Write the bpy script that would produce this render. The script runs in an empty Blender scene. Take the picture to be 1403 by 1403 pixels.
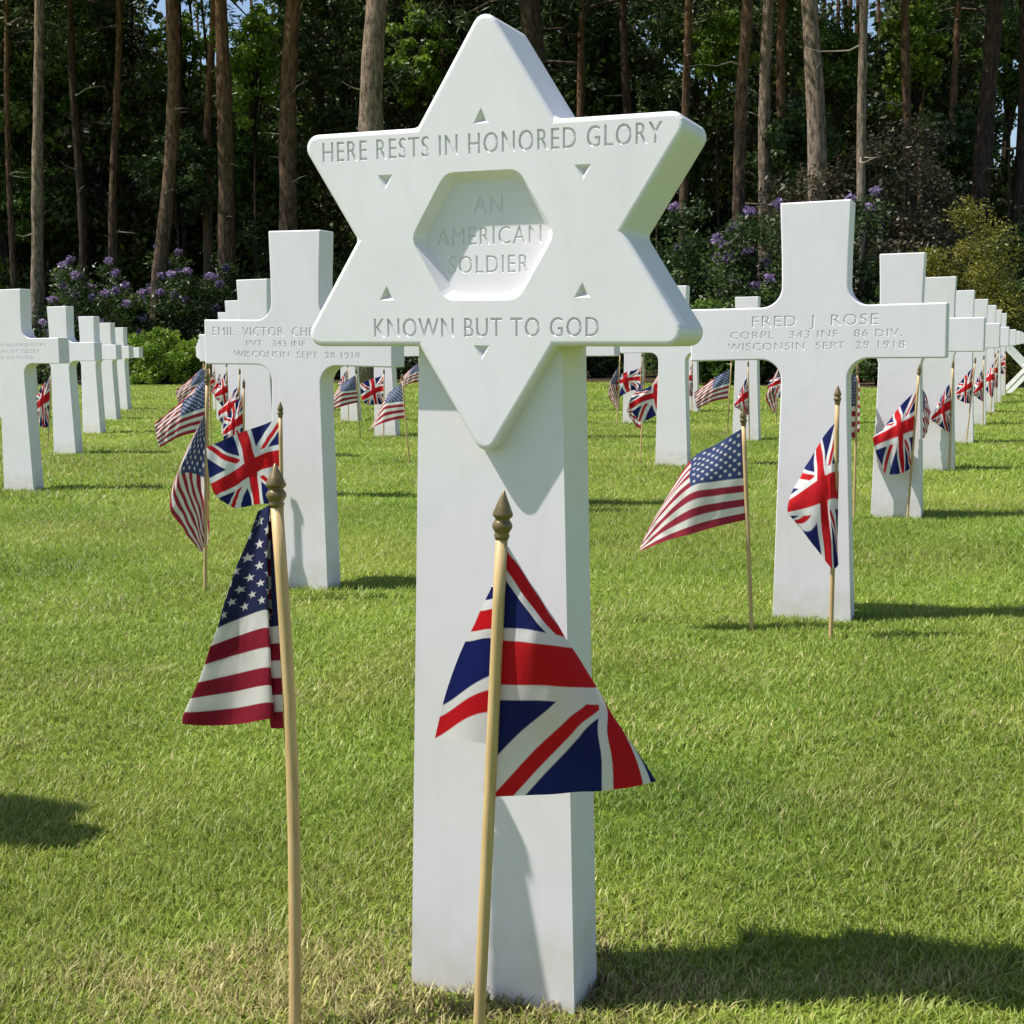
import bpy, bmesh, math, random
import numpy as np
from mathutils import Vector, Matrix

random.seed(7)
RNG = np.random.default_rng(11)
SC = bpy.context.scene
COL = SC.collection
R = math.radians

# ------------------------------------------------------------------ camera
YAW, PITCH, ROLL = 0.38365, 0.123645, -0.015991
CAM = Vector((0.5683, -3.5741, 0.75))
fw = Vector((-math.sin(YAW)*math.cos(PITCH), math.cos(YAW)*math.cos(PITCH), -math.sin(PITCH)))
rt = Vector((math.cos(YAW), math.sin(YAW), 0.0))
up = rt.cross(fw)
rt, up = rt*math.cos(ROLL) + up*math.sin(ROLL), up*math.cos(ROLL) - rt*math.sin(ROLL)
cam_data = bpy.data.cameras.new('camera')
cam_data.sensor_width = 36.0
cam_data.lens = 36.0*1800.92/1403.0
cam_data.clip_start = 0.05
cam_data.clip_end = 2000.0
cam = bpy.data.objects.new('camera', cam_data)
m = Matrix((rt, up, -fw)).transposed().to_4x4()
m.translation = CAM
cam.matrix_world = m
COL.objects.link(cam)
SC.camera = cam

# ------------------------------------------------------------------ light
SUN_EL = R(58.0)
SUN_DIR = Vector((0.914*math.cos(SUN_EL), 0.406*math.cos(SUN_EL), -math.sin(SUN_EL)))   # the way the light travels
world = bpy.data.worlds.new('World')
SC.world = world
world.use_nodes = True
wn = world.node_tree
sky = wn.nodes.new('ShaderNodeTexSky')
sky.sky_type = 'NISHITA'
sky.sun_disc = False
sky.sun_elevation = SUN_EL
sky.sun_rotation = math.atan2(-SUN_DIR.x, -SUN_DIR.y)
wn.links.new(sky.outputs[0], wn.nodes['Background'].inputs[0])
wn.nodes['Background'].inputs[1].default_value = 0.098
sun_data = bpy.data.lights.new('sun', 'SUN')
sun_data.energy = 5.0
sun_data.angle = R(0.5)
sun_data.color = (1.0, 0.955, 0.88)
sun = bpy.data.objects.new('sun', sun_data)
sun.rotation_euler = SUN_DIR.to_track_quat('-Z', 'Y').to_euler()
COL.objects.link(sun)
SC.view_settings.view_transform = 'Standard'
SC.view_settings.look = 'None'
SC.view_settings.exposure = 0.61
SC.view_settings.gamma = 1.0

# ------------------------------------------------------------------ helpers
def link(o, parent=None):
    COL.objects.link(o)
    if parent is not None:
        o.parent = parent
    return o

def tag(o, label=None, cat=None, group=None, kind=None):
    if label: o['label'] = label
    if cat: o['category'] = cat
    if group: o['group'] = group
    if kind: o['kind'] = kind
    return o

def empty(name, loc=(0, 0, 0), rot=(0, 0, 0)):
    o = bpy.data.objects.new(name, None)
    o.empty_display_size = 0.1
    o.location = loc
    o.rotation_euler = rot
    return link(o)

def mesh_obj(name, verts, faces, mat, parent=None, smooth=False, loc=None):
    me = bpy.data.meshes.new(name)
    me.from_pydata([tuple(v) for v in verts], [], faces)
    if smooth:
        me.polygons.foreach_set('use_smooth', [True]*len(me.polygons))
    if mat: me.materials.append(mat)
    me.update()
    o = bpy.data.objects.new(name, me)
    if loc is not None: o.location = loc
    return link(o, parent)

def fast_mesh(name, verts, loops, starts, mats, col=None, mat_idx=None, smooth=False):
    """mesh straight from numpy arrays; col = one colour per vertex"""
    me = bpy.data.meshes.new(name)
    nv, nl, nf = len(verts), len(loops), len(starts)
    me.vertices.add(nv); me.vertices.foreach_set('co', np.ascontiguousarray(verts, dtype=np.float32).ravel())
    me.loops.add(nl); me.loops.foreach_set('vertex_index', np.ascontiguousarray(loops, dtype=np.int32))
    me.polygons.add(nf); me.polygons.foreach_set('loop_start', np.ascontiguousarray(starts, dtype=np.int32))
    if mat_idx is not None: me.polygons.foreach_set('material_index', np.ascontiguousarray(mat_idx, dtype=np.int32))
    if smooth: me.polygons.foreach_set('use_smooth', np.ones(nf, dtype=bool))
    for k in mats: me.materials.append(k)
    me.update(calc_edges=True)
    if col is not None:
        a = me.color_attributes.new('tint', 'FLOAT_COLOR', 'POINT')
        c4 = np.ones((nv, 4), dtype=np.float32); c4[:, :3] = col
        a.data.foreach_set('color', c4.ravel())
    me.validate()
    return me

def copy_tree(o, parent=None):
    c = o.copy(); COL.objects.link(c)
    if parent is not None: c.parent = parent
    for ch in o.children:
        copy_tree(ch, c)
    return c

# ------------------------------------------------------------------ materials
def mat_new(name):
    mt = bpy.data.materials.new(name); mt.use_nodes = True
    nt = mt.node_tree
    return mt, nt, nt.nodes['Principled BSDF'], nt.nodes['Material Output']

def ramp(nt, fac, stops):
    r = nt.nodes.new('ShaderNodeValToRGB')
    els = r.color_ramp.elements
    while len(els) < len(stops): els.new(0.5)
    for e, (p, c) in zip(els, stops):
        e.position = p; e.color = (*c, 1)
    nt.links.new(fac, r.inputs[0])
    return r.outputs[0]

def noise(nt, vec, scale, detail=4, rough=0.55):
    n = nt.nodes.new('ShaderNodeTexNoise')
    n.inputs['Scale'].default_value = scale; n.inputs['Detail'].default_value = detail
    n.inputs['Roughness'].default_value = rough
    if vec is not None: nt.links.new(vec, n.inputs['Vector'])
    return n.outputs['Fac']

def coords(nt, kind='Object', scale=None):
    t = nt.nodes.new('ShaderNodeTexCoord')
    o = t.outputs[kind]
    if scale:
        mp = nt.nodes.new('ShaderNodeMapping'); mp.inputs['Scale'].default_value = scale
        nt.links.new(o, mp.inputs['Vector']); o = mp.outputs[0]
    return o

def bump(nt, bsdf, h, strength, dist):
    b = nt.nodes.new('ShaderNodeBump'); b.inputs['Strength'].default_value = strength
    b.inputs['Distance'].default_value = dist
    nt.links.new(h, b.inputs['Height']); nt.links.new(b.outputs[0], bsdf.inputs['Normal'])

def mixrgb(nt, fac, a, b, mode='MIX'):
    n = nt.nodes.new('ShaderNodeMix'); n.data_type = 'RGBA'; n.blend_type = mode
    for sock, v in ((n.inputs['Factor'], fac), (n.inputs['A'], a), (n.inputs['B'], b)):
        if isinstance(v, (int, float)): sock.default_value = v
        elif isinstance(v, tuple): sock.default_value = (*v, 1)
        else: nt.links.new(v, sock)
    return n.outputs['Result']

def make_marble():
    mt, nt, b, out = mat_new('white_marble')
    v = coords(nt)
    base = ramp(nt, noise(nt, v, 5.0, 6, 0.6), [(0.3, (0.715, 0.69, 0.735)), (0.7, (0.78, 0.753, 0.805))])
    # faint water streaks
    st = ramp(nt, noise(nt, coords(nt, 'Object', (30, 30, 2.2)), 1.0, 3), [(0.55, (0, 0, 0)), (0.8, (1, 1, 1))])
    k = nt.nodes.new('ShaderNodeMath'); k.operation = 'MULTIPLY'; k.inputs[1].default_value = 0.22
    nt.links.new(st, k.inputs[0])
    c = mixrgb(nt, k.outputs[0], base, (0.60, 0.59, 0.60))
    # algae and soil splash low on the stone: a band with a ragged edge
    sep = nt.nodes.new('ShaderNodeSeparateXYZ'); nt.links.new(v, sep.inputs[0])
    add = nt.nodes.new('ShaderNodeMath'); add.operation = 'MULTIPLY_ADD'
    nt.links.new(noise(nt, v, 22.0, 5), add.inputs[0]); add.inputs[1].default_value = 0.30
    nt.links.new(sep.outputs[2], add.inputs[2])
    f = ramp(nt, add.outputs[0], [(0.10, (0.55, 0.55, 0.55)), (0.26, (0, 0, 0))])
    c = mixrgb(nt, f, c, (0.52, 0.485, 0.34))
    sp = ramp(nt, noise(nt, v, 60.0, 2), [(0.74, (0, 0, 0)), (0.80, (1, 1, 1))])
    k2 = nt.nodes.new('ShaderNodeMath'); k2.operation = 'MULTIPLY'; k2.inputs[1].default_value = 0.25
    nt.links.new(sp, k2.inputs[0])
    c = mixrgb(nt, k2.outputs[0], c, (0.45, 0.44, 0.38))
    # faint grey veins in the stone, and each stone a little different in tone
    vw = nt.nodes.new('ShaderNodeTexWave'); vw.inputs['Scale'].default_value = 2.3; vw.inputs['Distortion'].default_value = 14.0
    vw.inputs['Detail'].default_value = 4.0; vw.inputs['Detail Scale'].default_value = 1.6
    nt.links.new(coords(nt, 'Object', (1, 1, .55)), vw.inputs['Vector'])
    k3 = nt.nodes.new('ShaderNodeMath'); k3.operation = 'MULTIPLY'; k3.inputs[1].default_value = 0.09
    nt.links.new(ramp(nt, vw.outputs['Fac'], [(0.90, (0, 0, 0)), (0.99, (1, 1, 1))]), k3.inputs[0])
    c = mixrgb(nt, k3.outputs[0], c, (0.55, 0.545, 0.56))
    oi = nt.nodes.new('ShaderNodeObjectInfo')
    c = mixrgb(nt, 1.0, c, ramp(nt, oi.outputs['Random'], [(0.0, (0.93, 0.925, 0.90)), (1.0, (1, 1, 1))]), 'MULTIPLY')
    nt.links.new(c, b.inputs['Base Color'])
    b.inputs['Roughness'].default_value = 0.55
    b.inputs['Specular IOR Level'].default_value = 0.3
    bump(nt, b, noise(nt, v, 320.0, 3), 0.05, 0.0010)
    return mt

def make_bark(name, dark, light, warm):
    mt, nt, b, out = mat_new(name)
    v = coords(nt, 'Object', (11, 11, 3.0))
    n = noise(nt, v, 1.3, 8, 0.72)
    c = ramp(nt, n, [(0.40, dark), (0.54, light), (0.64, tuple(min(1, x*1.35) for x in light))])
    sep = nt.nodes.new('ShaderNodeSeparateXYZ'); nt.links.new(coords(nt), sep.inputs[0])
    f = ramp(nt, sep.outputs[2], [(0.0, (0, 0, 0)), (1.0, (1, 1, 1))])
    mr = nt.nodes.new('ShaderNodeMapRange'); mr.inputs[1].default_value = 3.0; mr.inputs[2].default_value = 12.0
    nt.links.new(sep.outputs[2], mr.inputs[0])
    c = mixrgb(nt, mr.outputs[0], c, ramp(nt, n, [(0.40, (warm[0]*.35, warm[1]*.35, warm[2]*.35)), (0.6, warm)]))
    nt.links.new(c, b.inputs['Base Color'])
    b.inputs['Roughness'].default_value = 0.9; b.inputs['Specular IOR Level'].default_value = 0.15
    bump(nt, b, n, 1.0, 0.11)
    return mt

def make_leaf(name, trans=0.3, rough=0.55, spec=0.3, attr=True, base=(.05, .08, .02)):
    """leaf or cloth: a Principled surface that also lets some light through; colour from the mesh's own tint"""
    mt, nt, b, out = mat_new(name)
    if attr:
        a = nt.nodes.new('ShaderNodeAttribute'); a.attribute_name = 'tint'; c = a.outputs['Color']
        nt.links.new(c, b.inputs['Base Color'])
    else:
        b.inputs['Base Color'].default_value = (*base, 1)
    b.inputs['Roughness'].default_value = rough; b.inputs['Specular IOR Level'].default_value = spec
    t = nt.nodes.new('ShaderNodeBsdfTranslucent')
    if attr: nt.links.new(c, t.inputs['Color'])
    else: t.inputs['Color'].default_value = (*base, 1)
    mx = nt.nodes.new('ShaderNodeMixShader'); mx.inputs[0].default_value = trans
    nt.links.new(b.outputs[0], mx.inputs[1]); nt.links.new(t.outputs[0], mx.inputs[2])
    nt.links.new(mx.outputs[0], out.inputs['Surface'])
    return mt

def make_cloth():
    mt = make_leaf('printed_cotton', 0.42, 0.75, 0.15)
    nt = mt.node_tree; b = nt.nodes['Principled BSDF']
    w = nt.nodes.new('ShaderNodeTexWave'); w.inputs['Scale'].default_value = 260.0; w.inputs['Distortion'].default_value = 1.0
    nt.links.new(coords(nt), w.inputs['Vector'])
    ad = nt.nodes.new('ShaderNodeMath'); ad.operation = 'MULTIPLY_ADD'; ad.inputs[1].default_value = 0.06
    nt.links.new(w.outputs['Fac'], ad.inputs[0]); nt.links.new(noise(nt, coords(nt, 'Object', (60, 60, 18)), 0.6, 3), ad.inputs[2])
    bump(nt, b, ad.outputs[0], 0.55, 0.006)
    return mt

def make_simple(name, stops, scale, rough=0.6, metallic=0.0, stretch=None, bmp=(0.2, 0.002), spec=0.4):
    mt, nt, b, out = mat_new(name)
    v = coords(nt, 'Object', stretch)
    n = noise(nt, v, scale, 5)
    nt.links.new(ramp(nt, n, stops), b.inputs['Base Color'])
    b.inputs['Roughness'].default_value = rough; b.inputs['Metallic'].default_value = metallic
    b.inputs['Specular IOR Level'].default_value = spec
    bump(nt, b, n, *bmp)
    return mt

MARBLE = make_marble()
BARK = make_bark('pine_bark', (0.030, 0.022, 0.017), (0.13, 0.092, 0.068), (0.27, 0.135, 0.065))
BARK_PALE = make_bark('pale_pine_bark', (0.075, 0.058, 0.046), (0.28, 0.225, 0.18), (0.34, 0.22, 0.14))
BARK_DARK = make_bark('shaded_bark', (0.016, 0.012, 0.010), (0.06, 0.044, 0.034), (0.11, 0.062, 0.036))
TWIG = make_simple('dry_twig', [(0.3, (0.16, 0.13, 0.10)), (0.7, (0.34, 0.29, 0.22))], 8.0, 0.85)
NEEDLE = make_leaf('pine_needles', 0.22, 0.55, 0.25)
LEAF = make_leaf('broad_leaves', 0.35, 0.45, 0.35)
GRASS = make_leaf('grass_blades', 0.42, 0.46, 0.3)
CLOTH = make_cloth()
DOWEL = make_simple('wooden_dowel', [(0.25, (0.40, 0.26, 0.115)), (0.75, (0.58, 0.42, 0.21))], 3.0, 0.5, 0.0, (60, 60, 4), (0.1, 0.001))
BRONZE = make_simple('bronze_plastic', [(0.3, (0.14, 0.10, 0.045)), (0.7, (0.24, 0.175, 0.085))], 40.0, 0.36, 0.45, None, (0.1, 0.0005), 0.5)
WHITEWOOD = make_simple('white_painted_timber', [(0.3, (0.62, 0.63, 0.62)), (0.7, (0.78, 0.78, 0.76))], 12.0, 0.55)

def make_lawn():
    mt, nt, b, out = mat_new('lawn_turf')
    v = coords(nt)
    n1 = noise(nt, v, 0.55, 5, 0.6); n2 = noise(nt, v, 45.0, 5, 0.7)
    c1 = ramp(nt, n1, [(0.3, (0.14, 0.215, 0.025)), (0.55, (0.19, 0.26, 0.034)), (0.75, (0.235, 0.285, 0.055))])
    c2 = ramp(nt, n2, [(0.3, (0.35, 0.35, 0.35)), (0.7, (1.25, 1.25, 1.25))])
    c = mixrgb(nt, 0.8, c1, c2, 'MULTIPLY')
    nt.links.new(c, b.inputs['Base Color'])
    b.inputs['Roughness'].default_value = 0.95; b.inputs['Specular IOR Level'].default_value = 0.1
    bump(nt, b, n2, 0.8, 0.02)
    return mt
LAWN = make_lawn()
SOIL = make_simple('forest_litter', [(0.3, (0.030, 0.022, 0.014)), (0.7, (0.085, 0.06, 0.036))], 2.5, 0.95, 0.0, None, (0.8, 0.05), 0.1)

# ------------------------------------------------------------------ ground
def vnoise(x, y, s, seed=0):
    """smooth value noise in numpy, 0..1"""
    g = np.random.default_rng(seed).random((256, 256))
    fx, fy = x*s, y*s
    i, j = np.floor(fx).astype(int), np.floor(fy).astype(int)
    u, v = fx-i, fy-j
    u, v = u*u*(3-2*u), v*v*(3-2*v)
    a, b_, c, d = g[i % 256, j % 256], g[(i+1) % 256, j % 256], g[i % 256, (j+1) % 256], g[(i+1) % 256, (j+1) % 256]
    return (a*(1-u)+b_*u)*(1-v) + (c*(1-u)+d*u)*v

EDGE = [(-60, 20.5), (-34, 22.2), (-24, 23.2), (-19, 23.6), (-14, 24.4), (-10.5, 24.6), (-7.5, 23.2), (-5.0, 21.0), (-3, 19.6), (-1, 18.9), (1.5, 18.5), (8, 18.2), (20, 18.0), (60, 17.5)]
lawn = mesh_obj('lawn', [(-400, -400, 0), (400, -400, 0), (400, 400, 0), (-400, 400, 0)], [(0, 1, 2, 3)], LAWN)
tag(lawn, kind='structure')
fv = [(x, y, 0.006) for x, y in EDGE] + [(x, 400, 0.006) for x, y in EDGE]
ne = len(EDGE)
floor = mesh_obj('forest_floor', fv, [(i, i+1, ne+i+1, ne+i) for i in range(ne-1)], SOIL)
tag(floor, kind='structure')

def edge_y(x):
    return np.interp(x, [e[0] for e in EDGE], [e[1] for e in EDGE])

# short mown grass: real blades, finer and denser near the camera
def grass_band(d0, d1, dens, hgt, wid, seg, spread=0.62):
    rng = np.random.default_rng(int(d0*100)+3)
    area = spread*(d1*d1-d0*d0)
    n = int(area*dens)
    d = np.sqrt(rng.random(n)*(d1*d1-d0*d0)+d0*d0)
    t = (rng.random(n)*2-1)*spread
    F = np.array([-math.sin(YAW), math.cos(YAW)]); Rr = np.array([math.cos(YAW), math.sin(YAW)])
    px = CAM.x + d*F[0] + d*t*Rr[0]; py = CAM.y + d*F[1] + d*t*Rr[1]
    k = py < edge_y(px) - 0.05 + 0.25*(rng.random(n)-0.5)
    k &= ~((np.abs(px+0.004) < 0.125) & (np.abs(py+2.205) < 0.058) & (rng.random(n) < 0.3))    # trimmed close to the near stone
    px, py, d = px[k], py[k], d[k]; n = len(px)
    tuft = vnoise(px, py, 9.0, 5); big = vnoise(px, py, 1.3, 6); mid = vnoise(px, py, 3.6, 8)
    h = hgt*(0.45+0.75*rng.random(n))*(0.65+0.7*tuft)
    near = np.exp(-((px+0.004)**2+(py+2.21)**2)/0.028)      # the mower misses the strip by the stone
    h = h*(1+0.7*near*(rng.random(n)-0.25))
    w = wid*(0.6+0.8*rng.random(n))
    az = rng.random(n)*2*np.pi
    lean = (0.35+0.9*rng.random(n))*h*1.15
    dx, dy = np.cos(az)*lean + 0.25*h*(mid-0.5), np.sin(az)*lean
    fa = az+np.pi/2+rng.normal(0, 0.5, n); wx, wy = np.cos(fa)*w/2, np.sin(fa)*w/2
    # tints: healthy green, yellow-green, straw
    g1, g2, g3 = np.array([0.155, 0.250, 0.030]), np.array([0.300, 0.345, 0.065]), np.array([0.42, 0.37, 0.16])
    q = np.clip(-0.1+1.15*(0.65*big+0.35*mid)+rng.normal(0, 0.13, n), 0, 1)[:, None]
    c = g1*(1-q)+g2*q
    wa = (px+0.24)*Rr[0]+(py+2.31)*Rr[1]; wb = (px+0.24)*F[0]+(py+2.31)*F[1]
    xa = (px-0.25)*Rr[0]+(py+2.13)*Rr[1]; xb = (px-0.25)*F[0]+(py+2.13)*F[1]
    worn = 1.3*np.exp(-((wa/0.25)**2+(wb/0.11)**2)) + 0.75*np.exp(-((xa/0.33)**2+(xb/0.045)**2))
    dry = rng.random(n) < np.clip(0.05+0.16*(mid > 0.66)*tuft+0.9*worn*(0.5+tuft)+0.75*near, 0, 0.92)
    c[dry] = g3*(0.65+0.6*rng.random((dry.sum(), 1)))
    soil = rng.random(n) < 0.45*near
    c[soil] = np.array([0.12, 0.085, 0.045])*(0.6+0.8*rng.random((soil.sum(), 1)))
    pale = rng.random(n) < 0.07
    c[pale] = c[pale]*1.35+0.02
    c *= (0.80+0.40*rng.random((n, 1)))*(0.66+0.40*vnoise(px, py, 2.6, 12)+0.34*vnoise(px, py, 0.8, 14))[:, None]
    B = np.stack([px, py, np.zeros(n)], 1)
    W = np.stack([wx, wy, np.zeros(n)], 1)
    mp = B+np.stack([dx*.35, dy*.35, h*.62], 1); tp = B+np.stack([dx, dy, h], 1)
    if seg == 2:
        V = np.stack([B-W, B+W, mp+W*.8, mp-W*.8, tp], 1).reshape(-1, 3)
        base = (np.arange(n)*5)[:, None]
        L = (base+np.array([[0, 1, 2, 3, 3, 2, 4]])).ravel()
        S = ((np.arange(n)*7)[:, None]+np.array([[0, 4]])).ravel()
        C = np.repeat(c, 5, 0)
    else:
        V = np.stack([B-W, B+W, tp], 1).reshape(-1, 3)
        L = np.arange(n*3); S = np.arange(n)*3
        C = np.repeat(c, 3, 0)
    return V, L, S, C

def grass():
    Vs, Ls, Ss, Cs = [], [], [], []; vo = lo = 0
    for a in ((1.05, 2.3, 64000, .0150, .0020, 2), (2.3, 3.6, 34000, .0155, .0027, 2), (3.6, 6.5, 10500, .019, .0042, 1),
              (6.5, 12, 2600, .023, .0075, 1), (12, 20, 700, .026, .014, 1), (20, 34, 200, .028, .024, 1)):
        V, L, S, C = grass_band(*a)
        Vs.append(V); Ls.append(L+vo); Ss.append(S+lo); Cs.append(C); vo += len(V); lo += len(L)
    me = fast_mesh('grass', np.concatenate(Vs), np.concatenate(Ls), np.concatenate(Ss), [GRASS], np.concatenate(Cs))
    tag(link(bpy.data.objects.new('grass', me)), 'short mown green grass with straw coloured blades', 'grass', kind='stuff')
grass()

# ------------------------------------------------------------------ headstones
GA, GB = 1.59596, 2.24582         # spacing of the grave plots across and along
def solid(name, outline, y0, y1, bev=0.004, seg=3):
    """outline (x, z) counter-clockwise seen from the front, pulled from y0 (front) to y1 (back), rims bevelled"""
    bm = bmesh.new()
    f = [bm.verts.new((x, y0, z)) for x, z in outline]
    b = [bm.verts.new((x, y1, z)) for x, z in outline]
    n = len(f)
    bm.faces.new(f); bm.faces.new(b[::-1])
    rim = []
    for i in range(n):
        j = (i+1) % n
        bm.faces.new((f[j], f[i], b[i], b[j]))
    bmesh.ops.recalc_face_normals(bm, faces=bm.faces)
    bm.edges.ensure_lookup_table()
    for e in bm.edges:
        ys = [v.co.y for v in e.verts]
        if abs(ys[0]-ys[1]) < 1e-6 and min(v.co.z for v in e.verts) > 0.02: rim.append(e)
        elif abs(ys[0]-ys[1]) > 1e-6 and e.calc_face_angle(0) > R(40): rim.append(e)
    if bev: bmesh.ops.bevel(bm, geom=rim, offset=bev, segments=seg, profile=0.5, affect='EDGES', clamp_overlap=True)
    me = bpy.data.meshes.new(name); bm.to_mesh(me); bm.free()
    me.materials.append(MARBLE)
    return me

def arc(cx, cz, r, a0, a1, n=14):
    return [(cx+r*math.cos(a0+(a1-a0)*k/n), cz+r*math.sin(a0+(a1-a0)*k/n)) for k in range(n+1)]

def cross_outline():
    H, r = 1.122, 0.055
    right = [(0.1129, -0.25), (0.0885, 0.600)]
    right += arc(0.0875+r, 0.709-r, r, math.pi, math.pi/2)          # under the arm
    right += [(0.336, 0.7075), (0.336, 0.8495)]
    right += arc(0.0865+r, 0.849+r, r, -math.pi/2, -math.pi)        # over the arm
    right += [(0.0875, 0.98), (0.0925, H)]
    return right + [(-x, z) for x, z in right[::-1]]

def text_mesh(txt, width, height, baseline, cx, y_front, depth, left=None):
    cu = bpy.data.curves.new('lettering', 'FONT')
    cu.body = txt; cu.size = 1.0; cu.extrude = 0.0; cu.bevel_depth = 0.034; cu.bevel_resolution = 0; cu.resolution_u = 3; cu.offset = -0.026
    cu.space_character = 1.12
    o = link(bpy.data.objects.new('lettering', cu))
    bpy.context.view_layer.update()
    me = bpy.data.meshes.new_from_object(o.evaluated_get(bpy.context.evaluated_depsgraph_get()))
    bpy.data.objects.remove(o)
    n = len(me.vertices); co = np.zeros(n*3, dtype=np.float32); me.vertices.foreach_get('co', co); co = co.reshape(-1, 3)
    x0, x1 = co[:, 0].min(), co[:, 0].max(); cap = 0.729 if co[:, 1].max() > 0.5 else co[:, 1].max()
    cap = co[:, 1].max()
    sx = width/(x1-x0); sz = height/cap
    out = np.zeros_like(co)
    out[:, 0] = (co[:, 0]-x0)*sx + (left if left is not None else cx-width/2)
    out[:, 2] = co[:, 1]*sz + baseline
    out[:, 1] = y_front - co[:, 2]/0.034*depth                            # +-depth about the face
    me.vertices.foreach_set('co', out.ravel())
    bm = bmesh.new(); bm.from_mesh(me)
    bmesh.ops.remove_doubles(bm, verts=bm.verts, dist=1e-5)
    bmesh.ops.recalc_face_normals(bm, faces=bm.faces)
    bm.to_mesh(me); bm.free()
    return me

def prism_cutter(front, back, y0, y1):
    bm = bmesh.new()
    f = [bm.verts.new((x, y0, z)) for x, z in front]; b = [bm.verts.new((x, y1, z)) for x, z in back]
    n = len(f)
    bm.faces.new(f); bm.faces.new(b[::-1])
    for i in range(n): bm.faces.new((f[i], f[(i+1) % n], b[(i+1) % n], b[i]))
    bmesh.ops.recalc_face_normals(bm, faces=bm.faces)
    me = bpy.data.meshes.new('cutter'); bm.to_mesh(me); bm.free()
    return me

def carve(me, cutters, name):
    """cut every cutter mesh out of me with an exact boolean; returns the carved mesh"""
    o = link(bpy.data.objects.new(name, me)); tmp = []
    for c in cutters:
        k = link(bpy.data.objects.new('cutter', c)); tmp.append(k)
        md = o.modifiers.new('cut', 'BOOLEAN'); md.operation = 'DIFFERENCE'; md.solver = 'EXACT'; md.object = k; md.use_self = True
    bpy.context.view_layer.update()
    res = bpy.data.meshes.new_from_object(o.evaluated_get(bpy.context.evaluated_depsgraph_get()))
    for k in tmp: bpy.data.objects.remove(k)
    bpy.data.objects.remove(o)
    res.name = name
    res.materials.clear(); res.materials.append(MARBLE)
    res.polygons.foreach_set('material_index', [0]*len(res.polygons))
    res.polygons.foreach_set('use_smooth', [False]*len(res.polygons))
    return res

def star_points(cx, cz, w, t, b, hz, r, n=6):
    """six-pointed star with rounded tips; w half width, t/b tip heights, hz half height of the side tips"""
    s = (t+hz)/w; xi = (t-hz)/s; xs = t/s
    raw = [(0, t), (-xi, hz), (-w, hz), (-xs, 0), (-w, -hz), (-xi, -hz), (0, -b), (xi, -hz), (w, -hz), (xs, 0), (w, hz), (xi, hz)]
    out = []
    m_ = len(raw)
    for i, p in enumerate(raw):
        p = Vector(p); a = Vector(raw[i-1]); c = Vector(raw[(i+1) % m_])
        if i % 2 == 1: out.append((cx+p.x, cz+p.y)); continue
        d1, d2 = (a-p).normalized(), (c-p).normalized()
        half = d1.angle(d2)/2
        L = r/math.tan(half); ctr = p + (d1+d2).normalized()*(r/math.sin(half))
        p1, p2 = p+d1*L, p+d2*L
        a1 = math.atan2(p1.y-ctr.y, p1.x-ctr.x); a2 = math.atan2(p2.y-ctr.y, p2.x-ctr.x)
        while a2-a1 > math.pi: a2 -= 2*math.pi
        while a2-a1 < -math.pi: a2 += 2*math.pi
        out += [(cx+ctr.x+r*math.cos(a1+(a2-a1)*k/n), cz+ctr.y+r*math.sin(a1+(a2-a1)*k/n)) for k in range(n+1)]
    return out

def build_star():
    root = empty('star_headstone', (-0.004, -GB, 0), (0, 0.0160, 0))
    tag(root, 'large white marble Star of David headstone carved with an inscription, centre foreground', 'headstone')
    post = solid('post', [(-0.1099, -0.3), (0.1099, -0.3), (0.0836, 0.775), (-0.0836, 0.775)][::-1], 0.0, 0.081, 0.004)
    link(bpy.data.objects.new('post', post), root)
    cz = 0.8695; Y = -0.0195
    me = solid('star', star_points(0.0035, cz, 0.228, 0.240, 0.241, 0.1165, 0.0145), Y, 0.078, 0.0055, 4)
    cut = []
    def hexa(s): return [(x*s, cz+z*s) for x, z in ((-0.082, 0), (-0.0415, 0.0665), (0.0415, 0.0665), (0.082, 0), (0.0415, -0.0665), (-0.0415, -0.0665))]
    k = 0.8
    # rounded recess: slanted wall
    def rounded(s, r): 
        P = [Vector(p) for p in hexa(s)]; o = []
        for i, p in enumerate(P):
            a, c = P[i-1], P[(i+1) % 6]
            q1, q2 = p+(a-p).normalized()*r, p+(c-p).normalized()*r
            for t in (0, .25, .5, .75, 1):
                o.append(tuple((1-t)**2*q1+2*t*(1-t)*p+t*t*q2))
        return o
    cut.append(prism_cutter(rounded(1.10, .012), rounded(0.90, .010), Y-0.010, Y+0.0145))
    tri = 0.0088
    for x, z, sgn in ((0.0, 0.993-0.0005, 1), (-0.1135, 0.9315, -1), (0.1135, 0.9315, -1), (-0.1135, 0.810, 1), (0.1135, 0.810, 1), (0.0, 0.7475, -1)):
        f = [(x-tri, z-sgn*0.0065), (x+tri, z-sgn*0.0065), (x, z+sgn*0.0088)]
        cc = (x, z-sgn*0.0015)
        g = [(cc[0]+(px-cc[0])*2.0, cc[1]+(pz-cc[1])*2.0) for px, pz in f]
        bk = [(cc[0]+(px-cc[0])*.04, cc[1]+(pz-cc[1])*.04) for px, pz in f]
        cut.append(prism_cutter(g, bk, Y-0.006, Y+0.0062))
    cut.append(text_mesh('HERE RESTS IN HONORED GLORY', 0.388, 0.0215, 0.9550, 0.003, Y, 0.0021))
    cut.append(text_mesh('KNOWN BUT TO GOD', 0.262, 0.0205, 0.7632, 0.001, Y, 0.0021))
    F = Y+0.0145
    cut.append(text_mesh('AN', 0.034, 0.0185, 0.8945, 0.002, F, 0.0013))
    cut.append(text_mesh('AMERICAN', 0.122, 0.0190, 0.8615, 0.002, F, 0.0013))
    cut.append(text_mesh('SOLDIER', 0.094, 0.0190, 0.8315, 0.002, F, 0.0013))
    link(bpy.data.objects.new('star', carve(me, cut, 'star')), root)
build_star()

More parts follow.
